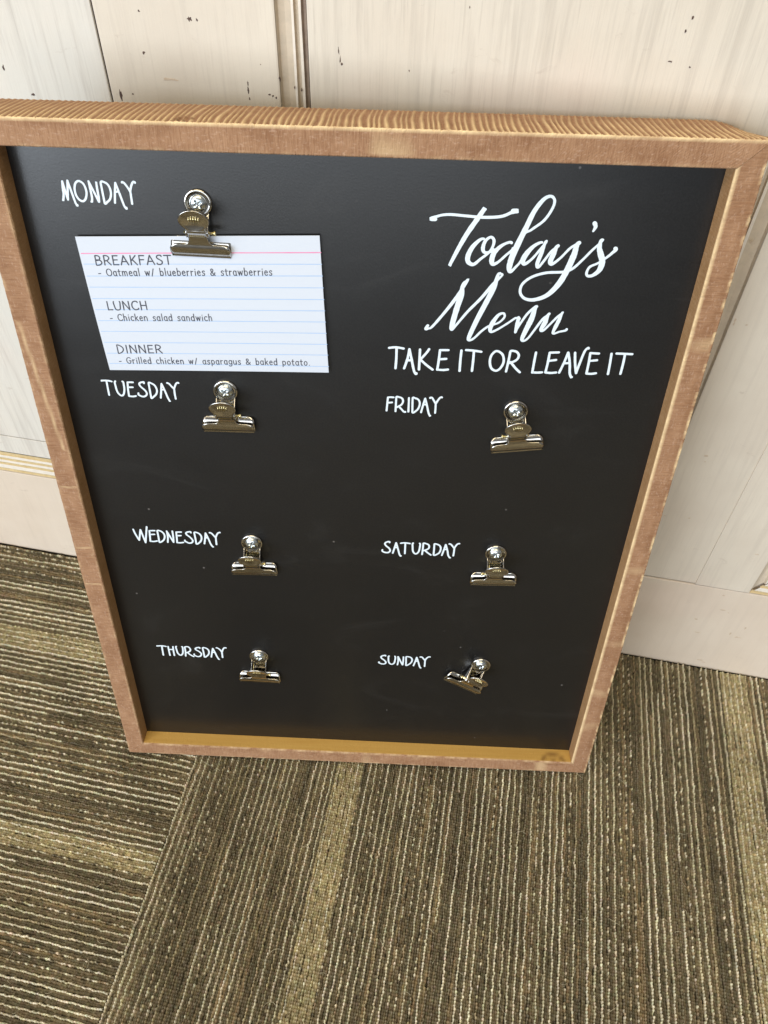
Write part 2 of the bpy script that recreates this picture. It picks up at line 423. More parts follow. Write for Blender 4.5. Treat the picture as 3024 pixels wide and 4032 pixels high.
V = []; F = []
for i in range(420):
    x = rnd.uniform(-.25, .5); y = rnd.uniform(-.40, -.004); a = rnd.uniform(0, 6.28); L = rnd.uniform(.003, .009); cu = rnd.uniform(-1.5, 1.5)
    P = []
    for k in range(5):
        t = k/4; an = a+cu*t
        P.append(Vector((x+L*t*math.cos(an), y+L*t*math.sin(an), .0006+.0016*math.sin(math.pi*t))))
    r = rnd.uniform(.00007, .00013)
    for k, p in enumerate(P):
        n = Vector((-math.sin(a+cu*k/4), math.cos(a+cu*k/4), 0))*r
        V += [p-n, p+Vector((0, 0, r*1.5)), p+n]
    c = len(V)-15
    for k in range(4):
        for j in range(2): F.append((c+k*3+j, c+k*3+3+j, c+k*3+4+j, c+k*3+1+j))
link('stray_fibres', pyd(V, F), M['fibre'], floor, 'stuff')

# ------------------------------------------------------------------ menu board
BW, BH, FW, FT, PD = .375, .49415, .01356, .0404, .02884
yaw, lean = .156081, .178360
u = Vector((math.cos(yaw), math.sin(yaw), 0)); nn = Vector((math.sin(yaw), -math.cos(yaw), 0))
v = Vector((0, 0, 1))*math.cos(lean) - nn*math.sin(lean); w = u.cross(v)
O = Vector((-.039474, -.143787, .0004))
BM = Matrix(((u.x, v.x, w.x, O.x), (u.y, v.y, w.y, O.y), (u.z, v.z, w.z, O.z), (0, 0, 0, 1)))
board = empty('menu_board', BM, 'black menu board in a rough wooden frame leaning against the white wall', 'menu board')
bm = bmesh.new(); box_bm(bm, FW-.003, BW-FW+.003, FW-.003, BH-FW+.003, PD-.004, PD)
link('panel', bm_mesh(bm), M['board'], board)
def rail(side, n):
    horiz = side in ('bottom', 'top'); Ltot = BW if horiz else BH
    kno = []; C = []   # cross-section: (s, d, tag)
    no = 30 if side == 'top' else 8
    for i in range(no+1): C.append((0, .0008+(FT-.0016)*i/no, 'o'))
    C += [(.0002, FT-.0003, 'e'), (.0007, FT, 'e')]
    for i in range(1, 8): C.append((.0007+(FW-.0014)*i/8, FT, 'f'))
    C += [(FW-.0006, FT, 'e'), (FW-.0001, FT-.0005, 'e')]
    C.append((FW, FT-.0011, 'i'))
    for i in range(1, 5): C.append((FW, FT-.0008-(FT-.0008-(PD-.002))*i/4, 'i'))
    C += [(FW, .001, 'b'), (FW-.001, 0, 'b'), (.001, 0, 'b')]
    k = len(C); V = []; wear = []; grain = []; inn = []
    sd = {'bottom': 1, 'top': 2, 'left': 3, 'right': 4}[side]*17.3
    for i in range(n+1):
        t = i/n
        for (s, d, tag) in C:
            ss = s; al = s + t*(Ltot-2*s); wv = 0; dd = d; kv = 0
            nz = noise.noise(Vector((al*900, s*300+sd, d*300)))
            nf = noise.noise(Vector((al*2600, sd, d*900))); nw = noise.noise(Vector((al*130, s*60+sd, 2)))+.5*noise.noise(Vector((al*420, sd, 7)))
            if tag == 'o':
                amp = .00022 if side != 'top' else .0001
                ss = s - amp*nz - (.00012*nf)
                if side == 'top':
                    ph = (al*1000 + 1.2*math.sin(d*60) + noise.noise(Vector((al*40, d*40, 3)))*1.0 + noise.noise(Vector((al*150, 5, 3)))*1.3)/3.15
                    f = abs((ph % 1)-.42)/.58
                    rid = max(0, 1-f*1.5)
                    fade = .55+.45*noise.noise(Vector((al*70, d*110, 9)))
                    rid *= .45+.55*min(1, max(0, (d-.004)/.030))
                    ss = s + .0008*(1-rid) - .0001
                    wv = min(1, max(0, rid*1.25-.2)*max(.25, fade+.35)); kv = .30*(1-rid)
                    # knot
                    kn = math.hypot(al-.1040, (d-.0335)*1.0)
                    if kn < .0046: wv *= .25
                    kv = max(0, 1-abs(kn-.0036)/.0016) * (1 if d > .031 else .6); ss += .0006*max(0, 1-kn/.0036)
            elif tag == 'e':
                rag = .00028*nf+.00018*nz
                ss = s+rag if s < FW/2 else s-abs(rag); dd = d - abs(rag)*.6
                wv = min(1, max(0, .25+.7*nw)) if s > FW/2 else min(1, max(0, .12+.8*nw))
                if side in ('left',): wv *= .45
                if side == 'right': wv = min(1, .75+.3*nw) if s > FW/2 else min(1, wv*2)
                if side == 'top': wv = min(1, .75+.4*nw) if s < FW/2 else wv*.3
                if side == 'bottom': wv *= .8
            elif tag == 'f':
                dd = d + .00012*nz + .00006*nf
                # a few paler saw lines
                wv = max(0, noise.noise(Vector((al*55, s*25, sd)))-.42)*1.2
                if side == 'left':
                    if .305 < al < .390: wv = max(wv, .5-abs(s-(.0032+(.385-al)*.085))*420)
                    for q in (.2265, .1935, .277): wv = max(wv, .45-abs(al-q)*500)
            elif tag == 'i':
                ss = s + .00003*nz
            if side == 'bottom' and tag in 'fi':
                q = math.hypot((al-.3470)*.5, (FW-s)+(FT-d)*.6 if tag == 'i' else (FW-s))
                kv = max(0, 1-abs(q-.0042)/.0013)*.7 + max(0, 1-q/.0016)*.8 + max(0, 1-abs(q-.0026)/.0006)*.25
            if side == 'right' and tag == 'f' and s < FW*.38: kv = .22
            if side == 'right' and d < .036 and al > BH-.03:
                al -= (max(0, .020-s)/.020)**2*.0045*min(1, (.036-d)/.03)*(al-(BH-.03))/.03
            if side == 'top' and (tag in 'oe' or (tag == 'b' and s < .005)):      # worn round corner at the back right
                e = Ltot-al
                if e < .020 and d < .036: ss += ((.020-e)/.020)**2*.0045*min(1, (.036-d)/.03)
            a, b = {'bottom': (al, ss), 'top': (al, BH-ss), 'left': (ss, al), 'right': (BW-ss, al)}[side]
            if t in (0, 1):
                # hairline open mitre
                sh = .00012*(1 if t == 0 else -1)
                if horiz: a += sh
                else: b += sh
            V.append((a, b, dd)); wear.append(max(0, min(1, wv))); kno.append(min(1, kv)); grain.append((al+sd, s, d)); inn.append((1.0 if side == 'bottom' else .2) if tag == 'i' else 0.0)  # bottom inner face coloured paler and yellower to carry the overhead light
    F = []
    flip = side in ('bottom', 'right')
    for i in range(n):
        for j in range(k):
            q = (i*k+j, i*k+(j+1) % k, (i+1)*k+(j+1) % k, (i+1)*k+j)
            F.append(q if flip else q[::-1])
    c0 = tuple(range(k)); c1 = tuple(n*k+j for j in range(k))
    F.append(c0[::-1] if flip else c0); F.append(c1 if flip else c1[::-1])
    me = pyd(V, F)
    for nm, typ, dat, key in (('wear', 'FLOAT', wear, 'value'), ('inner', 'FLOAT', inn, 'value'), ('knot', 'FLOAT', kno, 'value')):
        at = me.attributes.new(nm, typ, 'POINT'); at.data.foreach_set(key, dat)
    at = me.attributes.new('grain', 'FLOAT_VECTOR', 'POINT'); at.data.foreach_set('vector', [c for g in grain for c in g])
    return link('frame_rail', me, M['wood'], board)
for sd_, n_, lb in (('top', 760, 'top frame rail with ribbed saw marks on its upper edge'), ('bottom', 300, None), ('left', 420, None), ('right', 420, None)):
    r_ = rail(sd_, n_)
    if lb: r_['label'] = lb

# hand-lettered print: centre-line strokes in millimetres (across, up, width)
LET = json.loads('''{"MONDAY":[[[38.01,461.69,1.11],[37.53,457.83,1.11],[37.37,455.24,1.12],[36.47,452.21,1.12]],[[38.01,461.69,1.11],[38.48,457.35,1.11],[39.08,452.69,1.12]],[[40.74,462.16,1.1],[39.85,457.39,1.11],[39.08,452.69,1.12]],[[40.74,462.16,1.1],[41.6,457.19,1.11],[42.63,451.23,1.12],[43.35,450.2,1.12]],[[46.28,462.21,1.1],[44.45,460.87,1.11],[43.56,458.02,1.11],[43.77,454.92,1.12],[44.94,452.88,1.12],[46.66,452.2,1.12],[48.24,453.51,1.12],[49.25,456.4,1.11],[49.09,459.23,1.11],[48.18,461.25,1.1],[46.28,462.21,1.1]],[[51.27,462.11,1.1],[51.43,457.76,1.11],[51.48,453.87,1.12],[50.91,452.02,1.12]],[[51.27,462.11,1.1],[52.92,457.29,1.11],[54.64,452.14,1.12]],[[55.1,461.98,1.1],[54.96,458.39,1.11],[54.98,453.99,1.12],[54.64,452.14,1.12]],[[57.29,461.41,1.1],[57.39,456.66,1.11],[57.52,451.98,1.12]],[[57.31,461.49,1.1],[59.75,461.74,1.1],[61.25,459.87,1.1],[61.62,456.8,1.11],[60.72,453.91,1.11],[59.11,452.29,1.12],[57.51,451.92,1.12]],[[64.58,461.77,1.1],[63.55,456.86,1.11],[62.74,451.88,1.12]],[[64.58,461.77,1.1],[65.58,457.7,1.11],[66.77,452.28,1.12],[67.44,449.93,1.12],[68.17,449.56,1.12]],[[63.69,457.38,1.11],[65.56,457.57,1.11]],[[68.03,462.13,1.1],[68.92,462.03,1.1],[70.4,459.91,1.1],[71.46,457.63,1.11]],[[74.55,462.21,1.1],[73.69,462.56,1.1],[72.49,460.74,1.1],[71.46,457.63,1.11]],[[71.46,457.63,1.11],[71.44,455.04,1.11],[71.42,451.64,1.12]]],"TUESDAY":[[[36.65,347.69,1.11],[38.07,347.92,1.11],[40.81,347.9,1.11],[42.7,347.42,1.11]],[[39.71,347.75,1.11],[39.63,342.67,1.11],[39.64,338.24,1.12]],[[44.9,347.79,1.11],[44.54,343.93,1.11],[45.01,340.42,1.12],[46.23,338.52,1.12],[47.41,338.22,1.12],[48.55,339.51,1.12],[49.33,342.38,1.11],[49.5,345.19,1.11],[49.02,347.79,1.11]],[[52.0,347.4,1.11],[51.5,342.12,1.11],[51.45,338.03,1.12]],[[52.0,347.4,1.11],[53.54,347.53,1.11],[55.22,347.53,1.1]],[[51.74,343.96,1.11],[54.51,344.08,1.11]],[[51.45,338.03,1.12],[53.21,337.82,1.12],[54.77,338.0,1.12],[55.59,338.28,1.12]],[[61.55,347.1,1.1],[60.58,347.76,1.1],[59.3,347.36,1.1],[58.68,346.28,1.11],[59.48,344.57,1.11],[61.57,342.19,1.11],[62.24,340.1,1.11],[61.34,338.64,1.12],[59.71,338.03,1.12],[57.96,338.67,1.12],[57.28,340.24,1.11]],[[64.28,347.05,1.1],[64.35,342.31,1.11],[64.44,337.7,1.12]],[[64.3,347.15,1.1],[66.27,347.13,1.1],[67.88,345.63,1.11],[68.56,342.85,1.11],[67.89,340.34,1.11],[66.25,338.5,1.12],[64.44,337.7,1.12]],[[71.76,347.19,1.1],[70.92,342.24,1.11],[70.06,337.59,1.12]],[[71.76,347.19,1.1],[73.02,343.04,1.11],[74.2,338.13,1.12],[75.23,335.49,1.12]],[[71.14,343.13,1.11],[72.76,343.38,1.11]],[[75.2,347.86,1.1],[76.35,347.38,1.1],[77.63,345.52,1.1],[78.8,343.99,1.11]],[[81.86,348.14,1.1],[81.02,348.28,1.1],[79.93,346.84,1.1],[78.8,343.99,1.11]],[[78.8,343.99,1.11],[78.7,340.81,1.11],[78.85,337.26,1.12]]],"WEDNESDAY":[[[37.2,234.25,1.18],[37.97,230.46,1.18],[39.76,224.88,1.19]],[[39.84,224.89,1.19],[42.07,234.26,1.18]],[[42.07,234.26,1.18],[43.89,223.03,1.19]],[[43.89,223.03,1.19],[46.69,237.04,1.17]],[[48.01,233.66,1.18],[47.71,228.93,1.19],[47.33,224.51,1.19]],[[48.01,233.66,1.18],[51.55,233.89,1.18]],[[47.8,230.37,1.18],[50.97,230.64,1.18]],[[47.33,224.51,1.19],[49.58,224.27,1.19],[51.95,224.92,1.19]],[[53.26,233.58,1.18],[53.35,228.72,1.18],[53.32,224.32,1.19]],[[53.26,233.58,1.18],[55.63,233.8,1.18],[57.45,231.5,1.18],[57.54,228.43,1.18],[56.04,225.5,1.19],[53.32,224.32,1.19]],[[59.53,233.91,1.18],[59.66,229.05,1.18],[59.0,224.1,1.19]],[[59.53,233.91,1.18],[62.95,224.32,1.19]],[[63.37,234.11,1.18],[63.33,228.74,1.18],[62.95,224.32,1.19]],[[65.89,233.48,1.18],[65.69,228.86,1.18],[65.37,224.19,1.19]],[[65.89,233.48,1.18],[69.23,233.76,1.18]],[[65.74,230.15,1.18],[68.63,230.46,1.18]],[[65.37,224.19,1.19],[67.24,224.03,1.19],[69.66,224.52,1.19]],[[75.6,233.39,1.18],[73.93,234.01,1.17],[72.45,233.07,1.18],[72.66,231.55,1.18],[74.91,229.1,1.18],[76.18,226.59,1.18],[75.38,224.73,1.19],[73.54,224.11,1.19],[71.88,225.06,1.19],[70.89,226.56,1.18]],[[77.93,233.36,1.17],[78.16,228.5,1.18],[78.25,224.1,1.19]],[[77.93,233.36,1.17],[80.47,233.5,1.17],[82.17,231.29,1.18],[82.23,228.2,1.18],[80.73,225.28,1.18],[78.25,224.1,1.19]],[[85.45,233.51,1.17],[84.59,228.33,1.18],[83.75,224.14,1.19]],[[85.45,233.51,1.17],[86.94,228.46,1.18],[88.03,223.85,1.19],[89.38,221.58,1.19]],[[84.7,229.37,1.18],[86.47,229.57,1.18]],[[88.22,234.06,1.17],[89.43,233.72,1.17],[90.78,231.75,1.17],[91.95,229.76,1.18]],[[95.14,234.63,1.17],[93.94,234.21,1.17],[92.79,232.37,1.17],[91.95,229.76,1.18]],[[91.95,229.76,1.18],[91.89,227.18,1.18],[91.84,223.8,1.19]]],"THURSDAY":[[[36.86,119.44,1.23],[40.49,119.83,1.23],[43.64,119.35,1.23]],[[40.47,119.67,1.23],[40.38,114.37,1.24],[40.33,109.56,1.24]],[[45.27,119.45,1.23],[45.24,114.69,1.23],[45.4,109.62,1.24]],[[48.87,119.68,1.23],[48.72,114.38,1.23],[48.78,109.84,1.24]],[[45.38,116.29,1.23],[48.64,116.5,1.23]],[[51.39,119.84,1.23],[51.21,115.6,1.23],[51.82,111.91,1.24],[53.58,110.15,1.24],[55.27,112.13,1.24],[55.91,115.9,1.23],[55.68,119.86,1.23]],[[57.75,119.2,1.23],[57.71,114.42,1.23],[57.3,109.58,1.24]],[[57.76,119.3,1.23],[60.18,120.14,1.23],[61.7,117.86,1.23],[61.03,115.17,1.23],[57.79,113.63,1.23]],[[59.08,113.87,1.23],[60.95,111.43,1.24],[63.42,109.44,1.24]],[[68.99,119.12,1.23],[67.28,119.81,1.22],[65.73,118.65,1.23],[65.93,117.34,1.23],[68.22,115.37,1.23],[69.58,113.06,1.23],[68.78,110.6,1.24],[66.87,109.67,1.24],[64.81,110.61,1.24],[64.12,112.44,1.23]],[[71.12,119.0,1.23],[71.38,114.77,1.23],[71.56,109.7,1.24]],[[71.13,119.1,1.23],[73.67,119.42,1.22],[75.4,117.15,1.23],[75.43,113.97,1.23],[73.85,110.92,1.23],[71.56,109.7,1.24]],[[78.85,119.49,1.22],[77.76,114.65,1.23],[76.79,109.77,1.24]],[[78.85,119.49,1.22],[80.17,114.81,1.23],[81.33,110.07,1.23],[82.52,107.45,1.24]],[[77.94,115.09,1.23],[79.97,115.33,1.23]],[[81.6,120.19,1.22],[82.8,119.74,1.22],[84.24,117.99,1.22],[85.35,115.41,1.23]],[[88.76,120.55,1.22],[87.51,120.57,1.22],[86.24,118.38,1.22],[85.35,115.41,1.23]],[[85.35,115.41,1.23],[85.33,112.47,1.23],[85.33,109.79,1.23]]],"FRIDAY":[[[203.48,343.5,1.16],[203.21,339.29,1.16],[202.92,334.62,1.17]],[[203.48,343.69,1.16],[204.97,343.89,1.16],[206.82,343.83,1.15]],[[203.35,340.11,1.16],[204.62,340.22,1.16],[206.01,340.44,1.16]],[[208.32,343.98,1.15],[208.25,339.51,1.16],[208.19,334.44,1.17]],[[208.32,343.98,1.15],[210.05,344.19,1.15],[211.69,343.45,1.15],[212.34,341.59,1.16],[211.62,339.38,1.16],[209.81,337.94,1.16],[208.54,337.75,1.16]],[[209.58,338.07,1.16],[211.27,336.36,1.17],[212.98,334.37,1.17],[213.92,334.28,1.17]],[[215.65,343.89,1.15],[215.73,339.29,1.16],[215.71,334.49,1.17]],[[217.81,343.58,1.15],[217.9,339.11,1.16],[218.07,334.46,1.17]],[[217.81,343.66,1.15],[219.53,343.79,1.15],[221.19,342.92,1.15],[222.12,340.66,1.16],[221.69,337.64,1.16],[220.18,335.24,1.17],[218.07,334.46,1.17]],[[225.07,343.9,1.15],[224.14,339.66,1.16],[223.15,334.41,1.17]],[[225.07,343.9,1.15],[226.23,339.75,1.16],[227.6,334.05,1.17],[228.65,332.16,1.17]],[[224.26,339.66,1.16],[226.11,339.75,1.16]],[[227.93,344.29,1.15],[228.94,344.6,1.15],[230.22,342.64,1.15],[231.39,340.52,1.16]],[[234.68,344.99,1.15],[233.76,344.95,1.15],[232.51,343.01,1.15],[231.39,340.52,1.16]],[[231.39,340.52,1.16],[231.44,337.25,1.16],[231.39,334.36,1.16]]],"SATURDAY":[[[207.77,231.8,1.21],[205.99,232.17,1.21],[204.71,230.68,1.21],[205.55,228.83,1.21],[207.75,226.56,1.21],[208.35,224.44,1.22],[207.14,222.93,1.22],[205.35,222.83,1.22],[203.72,223.46,1.22],[203.21,225.12,1.22]],[[212.14,231.8,1.21],[211.29,227.71,1.21],[210.2,222.61,1.22]],[[212.14,231.8,1.21],[213.46,226.88,1.21],[214.72,221.66,1.22],[215.67,220.5,1.22]],[[211.47,227.72,1.21],[213.07,227.81,1.21]],[[215.24,231.73,1.21],[217.88,232.25,1.21],[221.27,231.82,1.21]],[[218.24,232.13,1.21],[218.25,227.61,1.21],[218.28,222.58,1.22]],[[223.45,232.17,1.2],[223.21,228.36,1.21],[223.74,224.56,1.22],[225.44,222.73,1.22],[227.16,224.27,1.21],[227.87,227.66,1.21],[227.71,232.17,1.2]],[[230.13,232.06,1.2],[230.03,227.3,1.21],[229.76,222.48,1.22]],[[230.12,232.15,1.2],[232.07,232.17,1.2],[233.92,230.85,1.2],[233.9,228.23,1.21],[232.03,226.69,1.21],[230.26,226.36,1.21]],[[231.33,226.42,1.21],[233.6,224.14,1.21],[235.67,222.42,1.22]],[[237.43,231.51,1.2],[237.52,227.23,1.21],[237.45,222.67,1.22]],[[237.43,231.6,1.2],[239.54,231.86,1.2],[241.41,230.3,1.2],[241.89,227.47,1.21],[240.76,224.05,1.21],[237.46,222.57,1.22]],[[244.96,231.92,1.2],[244.09,227.59,1.21],[243.01,222.49,1.21]],[[244.96,231.92,1.2],[246.46,226.77,1.21],[247.31,222.48,1.21],[248.7,220.62,1.22]],[[244.25,227.84,1.21],[246.13,227.94,1.21]],[[247.28,232.61,1.2],[248.36,232.34,1.2],[249.74,230.52,1.2],[250.82,228.91,1.2]],[[253.88,233.25,1.2],[252.57,232.8,1.2],[251.49,230.85,1.2],[250.82,228.91,1.2]],[[250.82,228.91,1.2],[250.83,225.57,1.21],[250.64,222.43,1.21]]],"SUNDAY":[[[208.11,119.26,1.21],[206.32,119.55,1.21],[204.84,118.23,1.21],[205.44,116.41,1.21],[207.7,114.08,1.21],[208.58,112.06,1.21],[207.79,110.55,1.22],[205.86,110.21,1.22],[204.19,110.94,1.22],[203.46,112.35,1.22]],[[210.84,119.44,1.21],[210.4,115.91,1.21],[210.92,112.21,1.21],[212.49,110.44,1.22],[214.4,111.19,1.22],[215.27,114.16,1.21],[215.09,119.51,1.21]],[[217.56,119.26,1.2],[217.74,114.32,1.21],[217.34,110.13,1.22]],[[217.56,119.26,1.2],[221.06,110.38,1.22]],[[221.53,119.31,1.2],[221.5,114.57,1.21],[221.2,110.39,1.22]],[[223.47,118.82,1.2],[223.66,114.29,1.21],[223.7,110.13,1.21]],[[223.47,118.9,1.2],[225.91,119.39,1.2],[227.76,117.87,1.21],[228.03,114.99,1.21],[226.52,111.78,1.21],[223.7,110.05,1.22]],[[231.39,119.33,1.2],[230.52,114.74,1.21],[229.37,109.88,1.21]],[[231.39,119.33,1.2],[232.89,114.07,1.21],[233.95,109.55,1.21],[235.01,107.74,1.22]],[[230.77,115.17,1.21],[232.41,115.28,1.21]],[[234.1,119.72,1.2],[235.19,119.79,1.2],[236.52,118.02,1.2],[237.73,116.04,1.21]],[[241.17,120.38,1.2],[239.83,120.09,1.2],[238.56,118.36,1.2],[237.73,116.04,1.21]],[[237.73,116.04,1.21],[237.78,112.73,1.21],[237.76,109.6,1.21]]],"TAKE IT OR LEAVE IT":[[[203.2,375.73,1.39],[206.92,376.27,1.39],[211.29,375.67,1.39]],[[207.37,375.9,1.39],[207.43,369.23,1.4],[207.2,363.04,1.41]],[[214.52,375.41,1.39],[213.73,369.49,1.4],[212.06,363.24,1.41]],[[214.52,375.41,1.39],[215.92,369.58,1.4],[217.79,361.66,1.41],[219.09,360.4,1.42]],[[213.34,368.48,1.4],[216.23,368.6,1.4]],[[220.43,375.45,1.39],[220.47,369.76,1.4],[220.48,362.78,1.41]],[[225.45,375.85,1.39],[224.03,373.35,1.39],[220.77,368.98,1.4]],[[221.21,369.0,1.4],[224.45,365.95,1.41],[228.14,363.1,1.41]],[[231.54,375.61,1.39],[231.27,369.22,1.4],[230.78,363.21,1.41]],[[231.54,375.61,1.39],[236.22,375.8,1.39]],[[231.24,369.71,1.4],[235.4,370.18,1.4]],[[230.78,363.21,1.41],[233.89,363.04,1.41],[236.77,363.46,1.41]],[[243.42,375.8,1.38],[243.31,369.71,1.4],[243.42,362.93,1.41]],[[245.98,376.19,1.38],[249.9,376.06,1.38],[254.46,375.47,1.38]],[[250.33,376.08,1.38],[250.45,370.0,1.39],[250.36,363.22,1.41]],[[263.04,376.2,1.38],[260.52,373.86,1.38],[259.8,369.89,1.39],[260.96,365.47,1.4],[263.78,363.78,1.4],[266.2,365.68,1.4],[267.5,369.72,1.39],[266.4,374.1,1.38],[263.04,376.2,1.38]],[[270.48,376.21,1.38],[270.11,369.82,1.39],[269.52,363.52,1.4]],[[270.48,376.21,1.38],[273.67,376.34,1.38],[275.43,373.97,1.38],[274.32,370.98,1.39],[270.42,369.34,1.39]],[[271.43,369.68,1.39],[274.49,366.03,1.4],[277.27,363.44,1.4]],[[284.64,376.3,1.38],[284.41,370.41,1.39],[284.27,363.63,1.4]],[[284.27,363.63,1.4],[287.1,363.55,1.4],[289.69,363.86,1.4]],[[292.22,376.41,1.37],[292.09,370.23,1.38],[291.61,363.94,1.4]],[[292.22,376.41,1.37],[297.17,376.81,1.37]],[[291.95,371.21,1.38],[296.33,372.08,1.38]],[[291.61,363.94,1.4],[294.53,363.76,1.4],[297.53,364.18,1.39]],[[302.34,376.82,1.37],[301.08,370.6,1.38],[299.31,364.06,1.39]],[[302.34,376.82,1.37],[304.26,370.24,1.38],[305.31,363.81,1.39],[306.73,361.55,1.4]],[[300.98,370.1,1.38],[304.23,370.44,1.38]],[[306.1,376.98,1.37],[307.2,370.36,1.38],[308.74,364.25,1.39]],[[308.74,364.25,1.39],[309.88,371.46,1.38],[311.29,378.35,1.37],[313.0,379.87,1.36]],[[314.53,377.03,1.37],[314.7,371.16,1.38],[314.61,364.19,1.39]],[[314.53,377.03,1.37],[319.28,376.93,1.37]],[[314.96,372.16,1.38],[318.91,372.81,1.38]],[[314.61,364.19,1.39],[317.25,364.1,1.39],[319.79,364.61,1.39]],[[326.11,377.2,1.37],[326.41,371.15,1.38],[326.56,364.39,1.39]],[[328.92,377.32,1.36],[333.39,377.31,1.36],[337.52,377.28,1.36]],[[333.56,377.31,1.36],[333.71,371.45,1.37],[333.5,364.68,1.39]]],"Today\'s":[[[224.26,448.84,1.92],[225.83,450.59,1.31],[231.15,451.49,1.43],[239.54,451.04,1.43],[248.54,450.62,1.55],[256.82,451.32,1.54],[261.35,453.27,1.66],[262.53,454.33,2.13]],[[248.26,454.63,2.13],[245.07,449.41,2.51],[240.39,441.28,2.42],[236.25,432.33,2.08],[233.52,425.29,1.61]],[[249.51,439.6,1.33],[245.07,436.44,2.19],[242.48,431.28,2.57],[242.51,427.42,2.47],[245.42,425.91,1.85],[248.85,428.94,1.47],[252.78,432.59,1.34],[254.55,436.14,1.46],[254.64,439.28,1.57],[252.86,440.65,1.45],[250.35,438.51,1.7],[249.51,434.7,2.07],[250.64,432.52,1.59],[253.36,432.93,1.34],[255.05,434.26,1.34]],[[263.77,438.03,1.45],[259.64,436.94,1.58],[255.8,433.02,2.44],[254.68,429.14,2.7],[255.25,426.58,2.22],[257.64,427.31,1.48],[261.5,431.31,1.34],[264.71,435.23,1.34]],[[268.84,441.14,1.08],[273.1,445.35,1.32],[278.44,450.04,1.42],[281.71,456.03,1.41],[282.27,460.19,1.4],[280.21,462.17,1.51],[276.93,460.6,1.99],[273.05,454.55,2.48],[270.02,445.99,2.75],[267.36,438.47,3.02],[264.94,430.79,3.18],[264.09,424.95,2.84],[264.98,422.7,1.86],[267.44,425.4,1.35],[270.21,430.33,1.34]],[[279.14,438.75,1.33],[275.46,436.86,1.82],[272.32,432.96,2.68],[270.68,429.07,2.69],[271.86,427.04,1.84],[275.18,429.87,1.34],[278.75,435.09,1.33],[281.26,439.57,1.2]],[[281.32,439.57,1.32],[279.62,433.22,2.07],[278.28,427.4,2.08],[279.15,425.62,1.48],[281.68,429.46,1.34],[284.38,434.02,1.34],[287.52,437.41,1.57]],[[287.54,437.28,1.69],[285.79,432.8,2.67],[284.83,428.92,2.57],[285.96,427.55,1.71],[289.73,431.02,1.34],[293.77,436.24,1.33],[297.8,439.39,1.44]],[[297.83,439.2,2.04],[296.21,432.53,3.16],[294.3,425.38,3.19],[291.22,417.38,3.1],[285.98,410.48,2.51],[279.45,407.51,2.02],[274.32,408.0,1.64],[271.5,411.29,1.51],[272.03,416.01,1.5],[276.49,420.16,1.49],[283.58,422.71,1.48],[292.13,423.48,1.48],[296.75,425.47,1.47],[300.89,430.14,1.34],[304.85,435.37,1.33],[309.34,441.28,1.2]],[[309.36,441.16,1.44],[308.43,437.38,2.41],[309.73,433.64,3.03],[311.22,429.86,3.16],[310.64,425.32,2.69],[307.8,422.28,1.85],[305.09,421.85,1.48],[304.32,423.79,1.35],[305.46,426.75,1.35],[309.08,428.82,1.22],[312.8,431.84,1.33],[315.35,434.47,1.57],[316.57,436.91,2.05]],[[303.84,449.44,2.25],[304.62,447.76,1.9],[303.85,445.42,1.07]]],"Menu":[[[223.87,390.17,1.65],[224.69,388.61,1.24],[226.58,389.99,1.45],[231.77,397.24,1.64],[237.26,405.73,1.92],[240.78,412.08,1.8],[242.5,416.56,1.09]],[[242.5,416.56,1.09],[240.57,408.57,3.02],[238.7,400.29,3.05],[237.09,391.26,2.78],[237.15,388.41,1.76],[239.41,391.35,1.34],[244.9,399.41,1.53],[251.28,407.34,1.71],[256.52,415.06,1.79],[260.48,421.11,0.99]],[[260.48,421.11,1.18],[257.24,412.95,2.69],[253.67,403.61,2.83],[250.41,395.16,2.76],[247.17,385.36,2.39],[246.81,382.33,1.56],[249.43,383.42,1.25],[253.17,387.89,1.34],[256.49,390.88,1.23],[258.95,391.99,1.13],[262.37,393.65,1.13],[264.83,396.84,1.22],[264.07,399.04,1.32],[261.4,397.82,1.73],[258.82,393.23,2.56],[257.89,389.79,2.27],[258.61,387.82,1.55],[261.81,389.38,1.24],[266.56,392.97,1.23],[270.76,396.5,1.22],[272.47,397.13,1.22]],[[272.33,397.01,1.42],[272.26,392.62,2.36],[271.77,388.17,1.44]],[[271.75,388.34,1.34],[273.32,392.38,1.23],[277.01,399.53,1.42],[281.11,403.72,1.41]],[[281.29,403.56,1.71],[279.48,396.28,3.05],[277.3,389.41,2.77],[275.9,384.19,2.07],[277.08,383.08,1.35],[279.4,385.19,1.24],[282.71,391.33,1.33],[285.58,396.52,1.42],[288.47,399.75,1.32]],[[288.58,399.7,1.42],[286.91,394.32,2.75],[285.37,390.02,1.74],[286.79,389.79,1.33],[289.62,393.3,1.22],[293.02,397.92,1.32],[295.68,400.8,1.01]],[[295.64,400.69,1.11],[293.95,395.16,2.14],[292.25,389.43,1.74],[292.71,388.13,1.23],[295.37,389.27,1.13],[299.22,390.96,1.43]]]}''')
def catmull(P, per):
    if len(P) < 3: 
        return [tuple(P[0][k]+(P[1][k]-P[0][k])*t/per for k in range(3)) for t in range(per+1)]
    closed = abs(P[0][0]-P[-1][0]) < .05 and abs(P[0][1]-P[-1][1]) < .05
    out = []; n = len(P)
    for i in range(n-1):
        p1, p2 = P[i], P[i+1]
        p0 = P[i-1] if i > 0 else (P[-2] if closed else p1)
        p3 = P[i+2] if i+2 < n else (P[1] if closed else p2)
        for t in range(per):
            s = t/per
            out.append(tuple(.5*((2*p1[k])+(-p0[k]+p2[k])*s+(2*p0[k]-5*p1[k]+4*p2[k]-p3[k])*s*s+(-p0[k]+3*p1[k]-3*p2[k]+p3[k])*s**3) for k in range(3)))
    out.append(tuple(P[-1])); return out
